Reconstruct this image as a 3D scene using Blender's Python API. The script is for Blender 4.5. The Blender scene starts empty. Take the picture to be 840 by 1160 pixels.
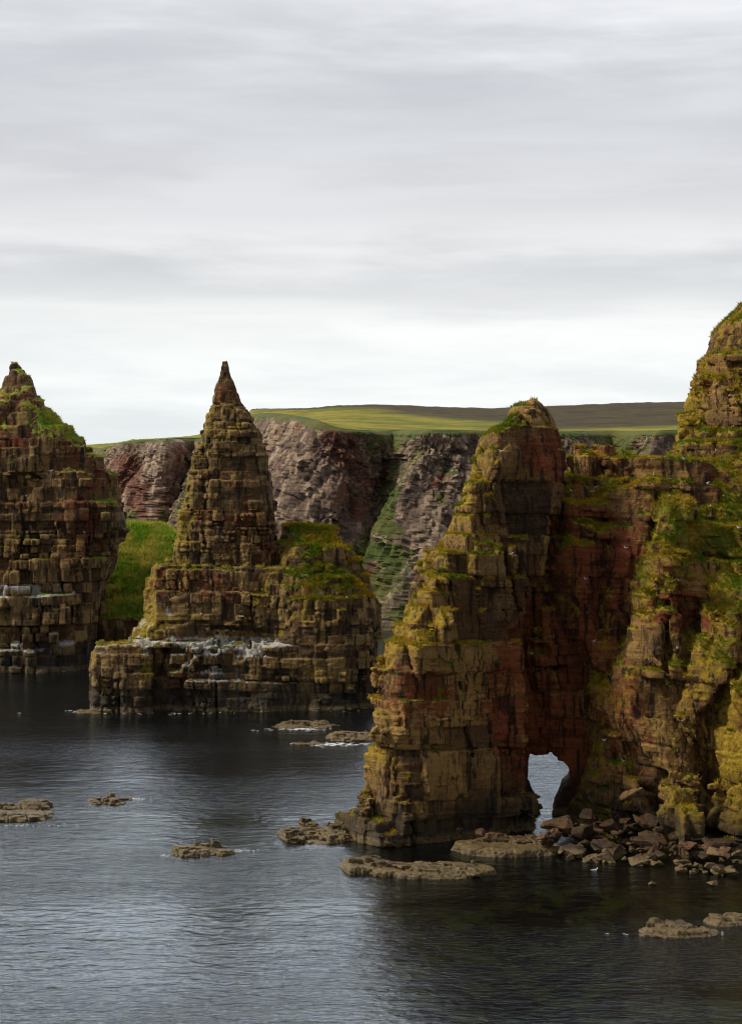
import bpy, math, random, time
import numpy as np
T0 = time.time()
rng = np.random.default_rng(7)
random.seed(7)
scene = bpy.context.scene
col = scene.collection

# ------------------------------------------------------------------ camera model (metres, y = away from the viewer, z = 0 at the sea)
H, F, HOR, CX = 52.0, 2165.0, 504.0, 420.0
def X(px, D): return (px - CX) / F * D
def Z(py, D): return H + (HOR - py) / F * D
def sea(py): return H * F / (py - HOR)           # distance at which the sea shows at that picture row

# ------------------------------------------------------------------ object helpers
def tag(o, label=None, cat=None, group=None, kind=None):
    if label: o['label'] = label
    if cat: o['category'] = cat
    if group: o['group'] = group
    if kind: o['kind'] = kind
    return o
def empty(name, loc, label, cat, group=None):
    o = bpy.data.objects.new(name, None); col.objects.link(o); o.location = loc
    o.empty_display_size = 0.5
    return tag(o, label, cat, group)
def mesh_obj(name, V, Q, mat, parent=None, attrs=None, smooth=False, origin=None):
    V = np.asarray(V, np.float32); Q = np.asarray(Q, np.int32)
    if origin is not None: V = V - np.asarray(origin, np.float32)
    n, k = Q.shape
    me = bpy.data.meshes.new(name)
    me.vertices.add(len(V)); me.vertices.foreach_set('co', V.ravel())
    me.loops.add(n * k); me.loops.foreach_set('vertex_index', Q.ravel())
    me.polygons.add(n)
    me.polygons.foreach_set('loop_start', np.arange(0, n * k, k, dtype=np.int32))
    me.polygons.foreach_set('use_smooth', np.full(n, smooth, dtype=bool))
    for a, val in (attrs or {}).items():
        at = me.attributes.new(a, 'FLOAT', 'POINT')
        at.data.foreach_set('value', np.asarray(val, np.float32).ravel())
    me.update(calc_edges=True)
    if mat: me.materials.append(mat)
    o = bpy.data.objects.new(name, me); col.objects.link(o)
    if parent is not None:
        o.parent = parent
    if origin is not None and parent is None: o.location = origin
    return o

# ------------------------------------------------------------------ noise (lattice value noise, numpy)
TILE = rng.random((64, 64, 64)).astype(np.float32)
TF = TILE.ravel()
def vnoise(x, y, z):
    xi = np.floor(x); yi = np.floor(y); zi = np.floor(z)
    fx = (x - xi).astype(np.float32); fy = (y - yi).astype(np.float32); fz = (z - zi).astype(np.float32)
    xi = xi.astype(np.int32); yi = yi.astype(np.int32); zi = zi.astype(np.int32)
    fx = fx*fx*(3-2*fx); fy = fy*fy*(3-2*fy); fz = fz*fz*(3-2*fz)
    x0 = (xi & 63) << 12; x1 = ((xi+1) & 63) << 12
    y0 = (yi & 63) << 6;  y1 = ((yi+1) & 63) << 6
    z0 = zi & 63;         z1 = (zi+1) & 63
    def g(a, b, c): return TF[a + b + c]
    a = g(x0,y0,z0)*(1-fz) + g(x0,y0,z1)*fz
    b = g(x0,y1,z0)*(1-fz) + g(x0,y1,z1)*fz
    c = g(x1,y0,z0)*(1-fz) + g(x1,y0,z1)*fz
    d = g(x1,y1,z0)*(1-fz) + g(x1,y1,z1)*fz
    return ((a*(1-fy)+b*fy)*(1-fx) + (c*(1-fy)+d*fy)*fx)
def fbm(x, y, z, s, oct=3, off=0.0, gain=0.5):
    t = 0; a = 1; tot = 0; f = 1.0/s
    for k in range(oct):
        t = t + a*vnoise(x*f+off+k*13.7, y*f+off*1.7+k*5.1, z*f+off*0.6+k*9.3); tot += a; a *= gain; f *= 2.03
    return t/tot - 0.5
def hash3(i, j, k):
    return TF[((i*7 + k*29 + j*3) & 63)*4096 + ((j*11 + i*5 + 17*(k >> 2)) & 63)*64 + ((k*13 + j*23 + i) & 63)]

# ------------------------------------------------------------------ bedded, jointed rock
class Beds:
    """one scale of bedding planes and two upright joint sets; every bed is cut into blocks"""
    def __init__(s, seed, tmin, tmax, cell, q, amp, groove, gw, ang, dip=(0, 0), lean=0.0):
        r = np.random.default_rng(seed)
        t = r.uniform(tmin, tmax, 400) * np.where(r.random(400) < .25, .5, 1)
        s.b = (np.cumsum(t) - 40.0).astype(np.float32)
        s.ph = np.repeat(r.random((100, 2)), 4, 0).astype(np.float32) * 9 + r.normal(0, .10, (400, 2)).astype(np.float32)
        s.cs = np.repeat(r.uniform(.7, 1.35, 100), 4).astype(np.float32)
        s.hb = r.random(400).astype(np.float32)
        s.cell, s.q, s.amp, s.groove, s.gw = cell, q, amp, groove, gw
        s.c, s.s = math.cos(ang), math.sin(ang); s.qz = .4 if tmax > 6 else .9
        s.dip, s.lean = dip, lean
    def cells(s, x, y, z, w, w2):
        zz = z + s.dip[0]*x + s.dip[1]*y + 1.1*w + .12*w2
        i = np.clip(np.searchsorted(s.b, zz), 1, 398).astype(np.int32)
        cell = s.cell*s.cs[i]
        xl = x + s.lean*z
        u = (xl*s.c + y*s.s)/cell + s.ph[i, 0] + w2*.3 + w*.4
        v = (-xl*s.s + y*s.c)/cell + s.ph[i, 1] - w2*.3 + w*.4
        iu = np.floor(u); iv = np.floor(v)
        h = hash3(iu.astype(np.int32), iv.astype(np.int32), i)
        return zz, i, cell, u-iu, v-iv, h
    def apply(s, x, y, z, w, w2, br=1.0):
        zz, i, cell, fu, fv, h = s.cells(x, y, z, w, w2)
        lo = s.b[i-1]; hi = s.b[i]
        dz = np.minimum(zz-lo, hi-zz)
        de = np.minimum(np.minimum(fu, 1-fu), np.minimum(fv, 1-fv))*cell
        d = s.amp*1.15*(h-.5)*(.45+.55*br) + s.amp*.35*(s.hb[i]-.5)
        d = d - br*1.25*s.groove*np.maximum(1-de/s.gw, 0) - br*.7*s.groove*np.maximum(1-dz/(s.gw*.7), 0)
        du = (.5-fu)*cell*s.q; dv = (.5-fv)*cell*s.q
        return du*s.c-dv*s.s, du*s.s+dv*s.c, ((lo+hi)*.5-zz)*s.q*s.qz, d
class Rock:
    def __init__(s, scales, bulge=1.5, fade=None, bias=0.0): s.scales, s.bulge, s.fade, s.bias = scales, bulge, fade, bias
    def warp(s, x, y, z): return fbm(x, y, z, 14.0, 2, 3.1), fbm(x, y, z, 5.0, 2, 43.0)
    def field(s, base, x, y, z):
        w, w2 = s.warp(x, y, z)
        f = 1.0 if s.fade is None else s.fade(x, y, z).astype(np.float32)
        ox = oy = oz = dd = 0
        br = np.clip(.55+3.2*fbm(x, y, z, 8.0, 2, 91.0), .12, 1.5).astype(np.float32)      # how broken the rock is here
        qb = np.clip(br*1.1, .25, 1.0)
        for sc in s.scales:
            a, b_, c, d = sc.apply(x, y, z, w, w2, br)
            ox = ox+a*qb; oy = oy+b_*qb; oz = oz+c; dd = dd+d
        return base(x+ox*f, y+oy*f, z+oz*f) - (dd - s.bias + s.bulge*.45*w2 + s.bulge*w)*f
    def ids(s, x, y, z, k=1):
        w, w2 = s.warp(x, y, z)
        sc = s.scales[k]; r = sc.cells(x, y, z, w, w2)
        return r[5], sc.hb[r[1]]

# ------------------------------------------------------------------ lofts: a horizontal outline for each height
class Loft:
    """knots: (py, xl_px, xr_px, front, back) at distance D; front/back in metres from D."""
    def __init__(s, D, knots, n=2.6, shear=0.0):
        k = sorted(knots, key=lambda q: -q[0])
        s.z = np.array([Z(q[0], D) for q in k]); s.xl = np.array([X(q[1], D) for q in k]); s.xr = np.array([X(q[2], D) for q in k])
        s.yf = np.array([D+q[3] for q in k]); s.yb = np.array([D+q[4] for q in k]); s.n = n; s.shear = shear; s.xc = float(np.mean(s.xl+s.xr))/2
        for a in range(1, len(s.z)):
            if s.z[a] <= s.z[a-1]: s.z[a] = s.z[a-1]+1e-3
        zz = np.linspace(s.z[0], s.z[-1], 2048); s.ik = np.float32(2047/(s.z[-1]-s.z[0])); s.z0 = s.z[0]
        s.tab = np.stack([np.interp(zz, s.z, q) for q in (s.xl, s.xr, s.yf, s.yb)]).astype(np.float32)
    def bounds(s):
        e = abs(s.shear)*(s.xr.max()-s.xl.min())/2
        return (s.xl.min(), s.xr.max(), s.yf.min()-e, s.yb.max()+e, s.z.min(), s.z.max())
    def __call__(s, x, y, z):
        if s.shear: y = y - s.shear*(x-s.xc)
        xl, xr, yf, yb = s.tab[:, np.clip(((z-s.z[0])*s.ik).astype(np.int32), 0, 2047)]
        a = np.maximum((xr-xl)/2, .05); b = np.maximum((yb-yf)/2, .05)
        Xn = np.abs(x-(xl+xr)/2)/a + 1e-4; Yn = np.abs(y-(yf+yb)/2)/b + 1e-4
        n = s.n
        xp = Xn**(n-1); yp = Yn**(n-1); t = xp*Xn+yp*Yn; rho = t**(1/n)
        g = rho/t*np.sqrt((xp/a)**2 + (yp/b)**2)
        d = (rho-1)/g
        return np.maximum(d, z-s.z[-1])
def smin(a, b, k=1.2):
    h = np.clip(.5+.5*(b-a)/k, 0, 1)
    return b*(1-h)+a*h-k*h*(1-h)

def surface_nets(Fv, org, h):
    S = Fv < 0
    nx, ny, nz = Fv.shape
    c = np.zeros((nx-1, ny-1, nz-1), np.uint8)
    for dx in (0, 1):
        for dy in (0, 1):
            for dz in (0, 1):
                c += S[dx:nx-1+dx, dy:ny-1+dy, dz:nz-1+dz]
    act = np.argwhere((c > 0) & (c < 8)).astype(np.int32)
    idx = np.full(c.shape, -1, np.int32); idx[act[:, 0], act[:, 1], act[:, 2]] = np.arange(len(act), dtype=np.int32)
    del c
    acc = np.zeros((len(act), 3), np.float32); cnt = np.zeros(len(act), np.float32)
    corners = [(a, b, d) for a in (0, 1) for b in (0, 1) for d in (0, 1)]
    vals = {q: Fv[act[:, 0]+q[0], act[:, 1]+q[1], act[:, 2]+q[2]] for q in corners}
    for q in corners:
        for ax in range(3):
            if q[ax]: continue
            r = list(q); r[ax] = 1; r = tuple(r)
            f0, f1 = vals[q], vals[r]
            m = (f0 < 0) != (f1 < 0)
            t = np.where(m, f0/(np.where(f0 == f1, 1, f0-f1)), 0).astype(np.float32)
            p = np.empty((len(act), 3), np.float32); p[:] = q; p[:, ax] = t
            acc += p*m[:, None]; cnt += m
    V = (act + acc/cnt[:, None])*h + np.asarray(org, np.float32)
    Qs = []
    for ax in range(3):
        sl0 = [slice(1, -1)]*3; sl1 = [slice(1, -1)]*3
        sl0[ax] = slice(0, -1); sl1[ax] = slice(1, None)
        A = S[tuple(sl0)]; B = S[tuple(sl1)]
        e = np.argwhere(A != B).astype(np.int32)
        if not len(e): continue
        ins = A[e[:, 0], e[:, 1], e[:, 2]]
        for k in range(3):
            if k != ax: e[:, k] += 1
        b, d = [(1, 2), (2, 0), (0, 1)][ax]
        def cell(ob, od):
            q = e.copy(); q[:, b] += ob; q[:, d] += od
            return idx[q[:, 0], q[:, 1], q[:, 2]]
        quad = np.stack([cell(-1, -1), cell(0, -1), cell(0, 0), cell(-1, 0)], 1)
        quad[~ins] = quad[~ins][:, ::-1]
        Qs.append(quad)
    Q = np.concatenate(Qs); Q = Q[(Q >= 0).all(1)]
    return V.astype(np.float32), Q

def vnormals(V, Q, it=0):
    a = V[Q[:, 2]]-V[Q[:, 0]]; b = V[Q[:, 3]]-V[Q[:, 1]]
    N = np.cross(a, b)
    out = np.zeros_like(V)
    def gather(N):
        o = np.zeros_like(V)
        for k in range(4):
            for c in range(3): o[:, c] += np.bincount(Q[:, k], N[:, c], len(V))
        return o/np.maximum(np.linalg.norm(o, axis=1, keepdims=True), 1e-9)
    out = gather(N)
    fine = out
    for _ in range(it):
        out = gather(out[Q].mean(1))
    return fine, out

def carve(base, rock, bnds, h, margin, step=3, zmin=-2.5):
    """mesh of base(x,y,z) - detail(x,y,z) = 0, evaluated in a band round the base surface"""
    x0, x1, y0, y1, z0, z1 = bnds
    x0 -= margin; x1 += margin; y0 -= margin; y1 += margin; z0 = zmin; z1 += margin*.6
    hc = h*step
    n = [int(math.ceil((b-a)/hc))+1 for a, b in ((x0, x1), (y0, y1), (z0, z1))]
    xs, ys, zs = [a+hc*(np.arange(m)+.5) - h*.5 for a, m in zip((x0, y0, z0), n)]
    g = np.meshgrid(xs, ys, zs, indexing='ij')
    C = base(g[0].ravel(), g[1].ravel(), g[2].ravel()).reshape(n).astype(np.float32)
    Fv = np.repeat(np.repeat(np.repeat(np.where(C < 0, -9, 9).astype(np.float32), step, 0), step, 1), step, 2)
    ci = np.argwhere(np.abs(C) < margin + hc).astype(np.int32)
    del g, C
    o = np.array([(a, b, c) for a in range(step) for b in range(step) for c in range(step)], np.int32)
    B = 20000
    for k in range(0, len(ci), B):
        fi = (ci[k:k+B, None, :]*step + o[None]).reshape(-1, 3)
        x = (x0+fi[:, 0]*h).astype(np.float32); y = (y0+fi[:, 1]*h).astype(np.float32); z = (z0+fi[:, 2]*h).astype(np.float32)
        Fv[fi[:, 0], fi[:, 1], fi[:, 2]] = rock.field(base, x, y, z)
    return surface_nets(Fv, (x0, y0, z0), h)

def keep_big(V, Q, frac=0.02):
    """drop loose crumbs that float free of the rock"""
    lab = np.arange(len(V))
    while True:
        m = lab[Q].min(1)
        new = lab.copy()
        for k in range(4): np.minimum.at(new, Q[:, k], m)
        new = new[new]
        new = new[new]
        if (new == lab).all(): break
        lab = new
    u, inv, cnt = np.unique(lab, return_inverse=True, return_counts=True)
    good = cnt[inv] >= frac*len(V)
    Q = Q[good[Q].all(1)]
    used = np.zeros(len(V), bool); used[Q.ravel()] = True
    mp = np.cumsum(used)-1
    return V[used], mp[Q].astype(np.int32)

# ------------------------------------------------------------------ materials
def new_mat(name):
    m = bpy.data.materials.new(name); m.use_nodes = True
    nt = m.node_tree; nt.nodes.clear()
    out = nt.nodes.new('ShaderNodeOutputMaterial')
    return m, nt, out
class NB:
    def __init__(s, nt): s.nt = nt
    def n(s, t, **k):
        nd = s.nt.nodes.new(t)
        for a, b in k.items(): setattr(nd, a, b)
        return nd
    def link(s, a, b): s.nt.links.new(a, b)
    def attr(s, name): return s.n('ShaderNodeAttribute', attribute_name=name).outputs['Fac']
    def pos(s): return s.n('ShaderNodeNewGeometry').outputs['Position']
    def mapping(s, vec, scale, loc=(0, 0, 0), rot=(0, 0, 0)):
        m = s.n('ShaderNodeMapping'); s.link(vec, m.inputs[0]); m.inputs['Scale'].default_value = scale
        m.inputs['Location'].default_value = loc; m.inputs['Rotation'].default_value = rot
        return m.outputs[0]
    def noise(s, vec, scale=1.0, detail=4, rough=.6, dist=0.0):
        t = s.n('ShaderNodeTexNoise'); s.link(vec, t.inputs['Vector'])
        t.inputs['Scale'].default_value = scale; t.inputs['Detail'].default_value = detail
        t.inputs['Roughness'].default_value = rough; t.inputs['Distortion'].default_value = dist
        return t.outputs['Fac']
    def val(s, sock, x):
        if isinstance(x, (int, float)): sock.default_value = x
        else: s.link(x, sock)
    def math(s, op, a, b=0.0, c=0.0, clamp=False):
        m = s.n('ShaderNodeMath', operation=op, use_clamp=clamp)
        s.val(m.inputs[0], a); s.val(m.inputs[1], b); s.val(m.inputs[2], c)
        return m.outputs[0]
    def ss(s, x, lo, hi):
        m = s.n('ShaderNodeMapRange', interpolation_type='SMOOTHSTEP'); s.val(m.inputs['Value'], x)
        m.inputs['From Min'].default_value = lo; m.inputs['From Max'].default_value = hi
        return m.outputs[0]
    def mix(s, f, a, b):
        m = s.n('ShaderNodeMix', data_type='RGBA'); s.val(m.inputs[0], f)
        for sock, v in ((m.inputs[6], a), (m.inputs[7], b)):
            if isinstance(v, tuple): sock.default_value = (*v, 1)
            else: s.link(v, sock)
        return m.outputs[2]
    def mul(s, a, f):
        m = s.n('ShaderNodeMix', data_type='RGBA', blend_type='MULTIPLY'); m.inputs[0].default_value = 1
        s.link(a, m.inputs[6]); s.link(f, m.inputs[7]); return m.outputs[2]

def rock_material(name, dark, mid, light, red, lichen, grassa, grassb, streak=1.0, scale=1.0, rubble=.9, bump=.6, tide=(9.0, 2.0, .8), tilt=0.0):
    m, nt, out = new_mat(name); b = NB(nt)
    p = b.pos()
    n1 = b.noise(p, .35*scale, 6, .65)
    n2 = b.noise(p, 2.2*scale, 5, .7)
    nst = b.noise(b.mapping(p, (1.1*scale, 1.1*scale, .10*scale)), 1.0, 5, .65)      # run-off streaks
    nbd = b.noise(b.mapping(p, (.09*scale, .09*scale, 1.6*scale), rot=(0, tilt, 0)), 1.0, 5, .7)       # thin beds
    nfn = b.noise(p, 7*scale, 4, .7)
    v = b.math('ADD', b.math('MULTIPLY', b.attr('blk'), .46), b.math('MULTIPLY', n1, .22))
    v = b.math('ADD', v, b.math('MULTIPLY', n2, .26)); v = b.math('ADD', v, b.math('MULTIPLY', nbd, .28))
    v = b.math('ADD', v, b.math('MULTIPLY', nst, .20))
    c = b.mix(b.ss(v, .44, .62), dark, mid)
    c = b.mix(b.ss(v, .62, .84), c, light)
    # grey weathered faces
    c = b.mix(b.math('MULTIPLY', b.ss(b.noise(p, .22*scale, 4, .6), .5, .66), .18), c, (.115, .090, .060))
    rd = b.math('ADD', b.attr('red'), b.math('MULTIPLY', b.math('SUBTRACT', b.noise(b.mapping(p, (.5, .5, 1.1)), 1.2*scale, 8, .8), .5), 2.4))
    c = b.mix(b.math('MULTIPLY', b.ss(rd, .42, .62), .85), c, b.mix(b.ss(nbd, .42, .6), red, tuple(x*.5 for x in red)))
    # black lichen and seep stains running down the faces
    c = b.mix(b.math('MULTIPLY', b.ss(nst, .50, .60), .85*streak), c, tuple(x*.45 for x in dark))
    # lichen
    li = b.math('ADD', b.attr('lich'), b.math('MULTIPLY', b.math('SUBTRACT', b.noise(p, 1.1*scale, 8, .75), .5), 2.6))
    c = b.mix(b.math('MULTIPLY', b.ss(li, .42, .62), .85), c, b.mix(b.ss(n2, .4, .62), lichen, tuple(x*.55 for x in lichen)))
    # guano
    gu = b.math('ADD', b.attr('guano'), b.math('MULTIPLY', b.math('SUBTRACT', nst, .5), 1.6))
    c = b.mix(b.math('MULTIPLY', b.ss(gu, .45, .75), .9), c, (.46, .44, .40))
    # grass and thrift
    vg = b.math('ADD', b.attr('veg'), b.math('MULTIPLY', b.math('SUBTRACT', b.noise(p, .9*scale, 8, .8), .5), 1.9))
    gcol = b.mix(b.ss(b.math('ADD', b.math('MULTIPLY', b.noise(p, .16*scale, 4, .6), .6), b.math('MULTIPLY', n2, .4)), .42, .58), grassa, grassb)
    gcol = b.mix(b.ss(nfn, .55, .75), gcol, tuple(x*.65 for x in grassa))
    c = b.mix(b.ss(vg, .50, .58), c, gcol)
    # tide zone
    sz = b.n('ShaderNodeSeparateXYZ'); b.link(p, sz.inputs[0])
    tz = b.math('ADD', sz.outputs[2], b.math('MULTIPLY', b.math('SUBTRACT', n1, .5), 9.0))
    c = b.mix(b.math('MULTIPLY', b.ss(tz, tide[0], tide[1]), tide[2]), c, (.018, .016, .012))
    tb = b.math('MULTIPLY', b.ss(sz.outputs[2], 1.3, .7), b.ss(n2, .38, .52))
    c = b.mix(tb, c, (.15, .105, .045))
    c = b.mul(c, b.mix(nfn, (.72, .72, .72), (1.25, 1.25, 1.25)))
    bs = b.n('ShaderNodeBsdfPrincipled'); b.link(c, bs.inputs['Base Color'])
    wet = b.ss(tz, 3.2, .5)
    b.link(b.math('SUBTRACT', rubble, b.math('MULTIPLY', wet, .45)), bs.inputs['Roughness'])
    bs.inputs['Specular IOR Level'].default_value = .28
    bp = b.n('ShaderNodeBump'); bp.inputs['Strength'].default_value = bump; bp.inputs['Distance'].default_value = .35/scale
    hgt = b.math('ADD', b.math('MULTIPLY', n2, 1.0), b.math('MULTIPLY', nfn, .45)); hgt = b.math('ADD', hgt, b.math('MULTIPLY', nbd, 1.7))
    b.link(hgt, bp.inputs['Height']); b.link(bp.outputs[0], bs.inputs['Normal'])
    b.link(bs.outputs[0], out.inputs[0])
    return m

def simple_mat(name, ca, cb, scale=3.0, rough=.9, spec=.2):
    m, nt, out = new_mat(name); b = NB(nt)
    n = b.noise(b.pos(), scale, 5, .7)
    bs = b.n('ShaderNodeBsdfPrincipled'); b.link(b.mix(b.ss(n, .35, .65), ca, cb), bs.inputs['Base Color'])
    bs.inputs['Roughness'].default_value = rough; bs.inputs['Specular IOR Level'].default_value = spec
    b.link(bs.outputs[0], out.inputs[0]); return m

M_ARCH = rock_material('arch_sandstone', (.026, .014, .006), (.105, .052, .018), (.29, .165, .048), (.215, .048, .015), (.330, .215, .012), (.085, .125, .008), (.320, .195, .018))
M_SPIRE = rock_material('stack_sandstone', (.024, .015, .007), (.092, .052, .021), (.26, .160, .056), (.18, .048, .018), (.275, .190, .014), (.070, .125, .010), (.21, .165, .018), scale=.8)
M_LEFT = rock_material('bedded_sandstone', (.024, .015, .008), (.092, .051, .021), (.26, .160, .058), (.18, .044, .018), (.225, .155, .018), (.17, .29, .024), (.32, .29, .045), scale=.75)
M_SKERRY = rock_material('tidal_rock', (.020, .013, .007), (.066, .041, .017), (.165, .105, .042), (.16, .07, .03), (.15, .11, .03), (.05, .06, .012), (.1, .09, .02), scale=1.3, tide=(1.3, .1, .8))

# ------------------------------------------------------------------ grass tufts on the ledges
def grass_mat(name, a, b_):
    m, nt, out = new_mat(name); b = NB(nt)
    c = b.mix(b.attr('tone'), a, b_)
    d = b.n('ShaderNodeBsdfDiffuse'); b.link(c, d.inputs[0])
    t = b.n('ShaderNodeBsdfTranslucent'); b.link(c, t.inputs[0])
    mx = b.n('ShaderNodeMixShader'); mx.inputs[0].default_value = .25
    b.link(d.outputs[0], mx.inputs[1]); b.link(t.outputs[0], mx.inputs[2]); b.link(mx.outputs[0], out.inputs[0])
    return m
M_GRASS = grass_mat('ledge_grass', (.110, .165, .012), (.420, .265, .028))
M_GRASS_GREEN = grass_mat('slope_grass', (.180, .310, .024), (.480, .410, .080))

def tufts(V, N, veg, dens, size, mat, parent, origin, seed=1, maxn=26000):
    r = np.random.default_rng(seed)
    ok = np.where((veg > .5) & (N[:, 2] > .12) & (r.random(len(V)) < dens*np.clip((veg-.4)*2.2, 0, 1)))[0]
    if len(ok) > maxn: ok = r.choice(ok, maxn, replace=False)
    n = len(ok); B = 7
    base = np.repeat(V[ok], B, 0) + np.c_[r.normal(0, size*.35, (n*B, 2)), np.zeros(n*B)]
    nn = np.repeat(N[ok], B, 0)
    d = nn*.5 + np.c_[r.normal(0, .55, (n*B, 2)), r.uniform(.4, 1.0, n*B)]
    d[:, 2] -= .15
    L = size*r.uniform(.5, 1.3, n*B)[:, None]
    tip = base + d*L
    ang = r.uniform(0, 6.283, n*B); w = np.c_[np.cos(ang), np.sin(ang), np.zeros(n*B)]*L*.22
    base = base - nn*.08
    P = np.stack([base-w, base+w, tip], 1).reshape(-1, 3)
    Q = np.arange(n*B*3).reshape(-1, 3)
    x, y, z = V[ok].T
    tone = np.clip(.45 + fbm(x, y, z, 3.5, 4, 5.5)*3.2 + r.normal(0, .16, n), 0, 1)
    o = mesh_obj('grass', P, Q, mat, parent, {'tone': np.repeat(tone, B*3)}, origin=origin)
    o['kind'] = 'stuff'
    return o

PX = []      # (verts, normals, who) for birds
def rock_part(name, lofts, rock, h, mat, parent, margin=4.2, k=1.2, seed=0, veg_bias=0.0, red=None, lich=None, guano=None, vegf=None, tuft=(.5, .34), gmat=None, n_it=10, zmin=-2.5, perch=True, bmod=None, maxn=26000, rough=.12):
    org = parent.location if parent is not None else (0, 0, 0)
    def base(x, y, z):
        d = lofts[0](x, y, z)
        for l in lofts[1:]: d = smin(d, l(x, y, z), k)
        if bmod: d = bmod(d, x, y, z)
        return d
    B = np.array([l.bounds() for l in lofts])
    bn = (B[:, 0].min(), B[:, 1].max(), B[:, 2].min(), B[:, 3].max(), B[:, 4].min(), B[:, 5].max())
    V, Q = carve(base, rock, bn, h, margin, zmin=zmin)
    V, Q = keep_big(V, Q)
    fine, N = vnormals(V, Q, n_it)
    x, y, z = V.T.astype(np.float64)
    V = V + fine*(fbm(x, y, z, 1.1, 3, 77+seed)*rough*2.2)[:, None].astype(np.float32)
    hb, bb = rock.ids(x, y, z)
    px = CX + F*x/y; py = HOR - (z-H)*F/y
    big = fbm(x, y, z, 9.0, 3, 11+seed)
    veg = np.clip((N[:, 2]-.30)*1.35 + big*.9 + veg_bias, 0, 1)
    if vegf: veg = np.clip(veg + vegf(x, y, z, px, py, N), 0, 1)
    rd = np.clip(.22 + fbm(x, y, z, 11.0, 3, 31+seed)*1.6 + (bb-.5)*.25, 0, 1)
    if red: rd = np.clip(rd + red(x, y, z, px, py, N), 0, 1)
    lc = np.clip(.17 - N[:, 0]*.22 + N[:, 2]*.35 + fbm(x, y, z, 7.0, 3, 51+seed)*1.0, 0, 1)
    if lich: lc = np.clip(lc + lich(x, y, z, px, py, N), 0, 1)
    gu = np.zeros(len(V))
    if guano: gu = np.clip(guano(x, y, z, px, py, N), 0, 1)
    o = mesh_obj(name, V, Q, mat, parent, {'blk': hb*.7+bb*.3, 'veg': veg, 'red': rd, 'lich': lc, 'guano': gu}, origin=org)
    if perch: PX.append((V, N, fine, px, py, name))
    if tuft: tufts(V, N, veg, tuft[0], tuft[1], gmat or M_GRASS, o, org, seed+1, maxn)
    print('%s %d quads %.1fs' % (name, len(Q), time.time()-T0))
    return o

def gauss(px, py, x0, y0, sx, sy): return np.exp(-((px-x0)/sx)**2-((py-y0)/sy)**2)
#@@REST
# ================================================================== the arched rock
A_SC = [Beds(2, 9.0, 26.0, 9.5, .10, 2.2, 1.15, .8, .55, dip=(.03, .05), lean=.22), Beds(3, 4.0, 9.0, 4.8, .27, 1.7, .9, .42, .50, dip=(.03, .05), lean=.12),
        Beds(4, 1.2, 3.4, 2.9, .32, 1.1, .48, .25, .50, dip=(.04, .05), lean=.06), Beds(5, .4, 1.1, 1.5, .14, .40, .16, .2, .45, dip=(.04, .05))]
ROCK_A = Rock(A_SC, 2.0, lambda x, y, z: np.clip((Z(440, 265)-z)/18, .3, 1), bias=1.2)
B_SC = [Beds(2, 9.0, 26.0, 9.5, .10, 1.8, .8, .8, .55, dip=(.03, .05), lean=.50), Beds(3, 4.0, 9.0, 4.8, .24, 1.8, .8, .42, .55, dip=(.08, .05), lean=.45),
        Beds(4, 1.2, 3.4, 2.9, .30, 1.1, .48, .25, .50, dip=(.10, .05), lean=.30), Beds(5, .4, 1.1, 1.5, .14, .40, .16, .2, .35, dip=(.10, .05))]
ROCK_CRAG = Rock(B_SC, 2.4, lambda x, y, z: np.clip((Z(330, 287)-z)/14, .3, 1), bias=1.2)
ROCK_ARCHWAY = Rock(A_SC, 3.2, lambda x, y, z: np.clip((z-10)/10, .3, 1))
arch = empty('rock_arch', (X(590, 270), 270, 0), 'arched brown sea rock with a sea window at its foot and grassy crag', 'rock arch')

HZ = [Z(q, 268) for q in (945, 936, 921, 906, 893, 883, 870, 865, 862)]
HL = [X(q, 268) for q in (617, 616, 611, 603, 598, 597, 598, 599, 602)]
HR = [X(q, 268) for q in (619, 622, 625, 629, 636, 645, 642, 637, 630)]
def hole(d, x, y, z):
    l = np.interp(z, HZ, HL); r = np.interp(z, HZ, HR); w = (y-268)*.085
    c = (l+r)/2 + w; hw = (r-l)/2 + .12*np.maximum(y-270, 0)
    e = hw - np.abs(x-c)
    e = np.minimum(e, np.minimum(HZ[-1]+.3-z + .12*np.maximum(y-270, 0), z-HZ[0]+.1*(y-264)+1.0))
    return np.maximum(d, e)
PIN = Loft(265, [(452, 595, 609, -1.5, 1.5), (462, 580, 621, -3.5, 3.5), (480, 562, 631, -5, 4.5), (500, 546, 638, -6, 6), (525, 535, 642, -8, 6), (570, 516, 642, -9, 8),
                 (605, 496, 636, -10, 8), (640, 473, 626, -11, 9), (665, 461, 618, -12, 9), (690, 445, 610, -12.5, 9), (720, 431, 602, -13, 9), (750, 422, 596, -13.5, 9),
                 (830, 415, 594, -13.5, 9), (850, 406, 594, -13.5, 9), (880, 398, 595, -13.5, 9), (935, 394, 595, -13.5, 9), (975, 390, 595, -13.5, 9)], n=3.0, shear=.50)
FOOT = Loft(256, [(922, 386, 410, -3, 4), (932, 370, 430, -4, 5), (945, 358, 450, -4.5, 6), (975, 352, 470, -5, 7)], n=2.4)
STEP = Loft(263, [(893, 560, 611, -5, 4), (920, 556, 616, -6, 4), (975, 550, 620, -7, 4)], n=4)
def pin_red(x, y, z, px, py, N): return 1.1*gauss(px, py, 630, 520, 30, 28)+.5*gauss(px, py, 585, 800, 25, 110)
def pin_veg(x, y, z, px, py, N): return .35*gauss(px, py, 500, 600, 60, 70)+.3*gauss(px, py, 560, 500, 40, 40)-.5*gauss(px, py, 602, 455, 16, 12)+.5*gauss(px, py, 505, 752, 38, 14)-.3*np.clip((py-770)/80, 0, 1)
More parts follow.
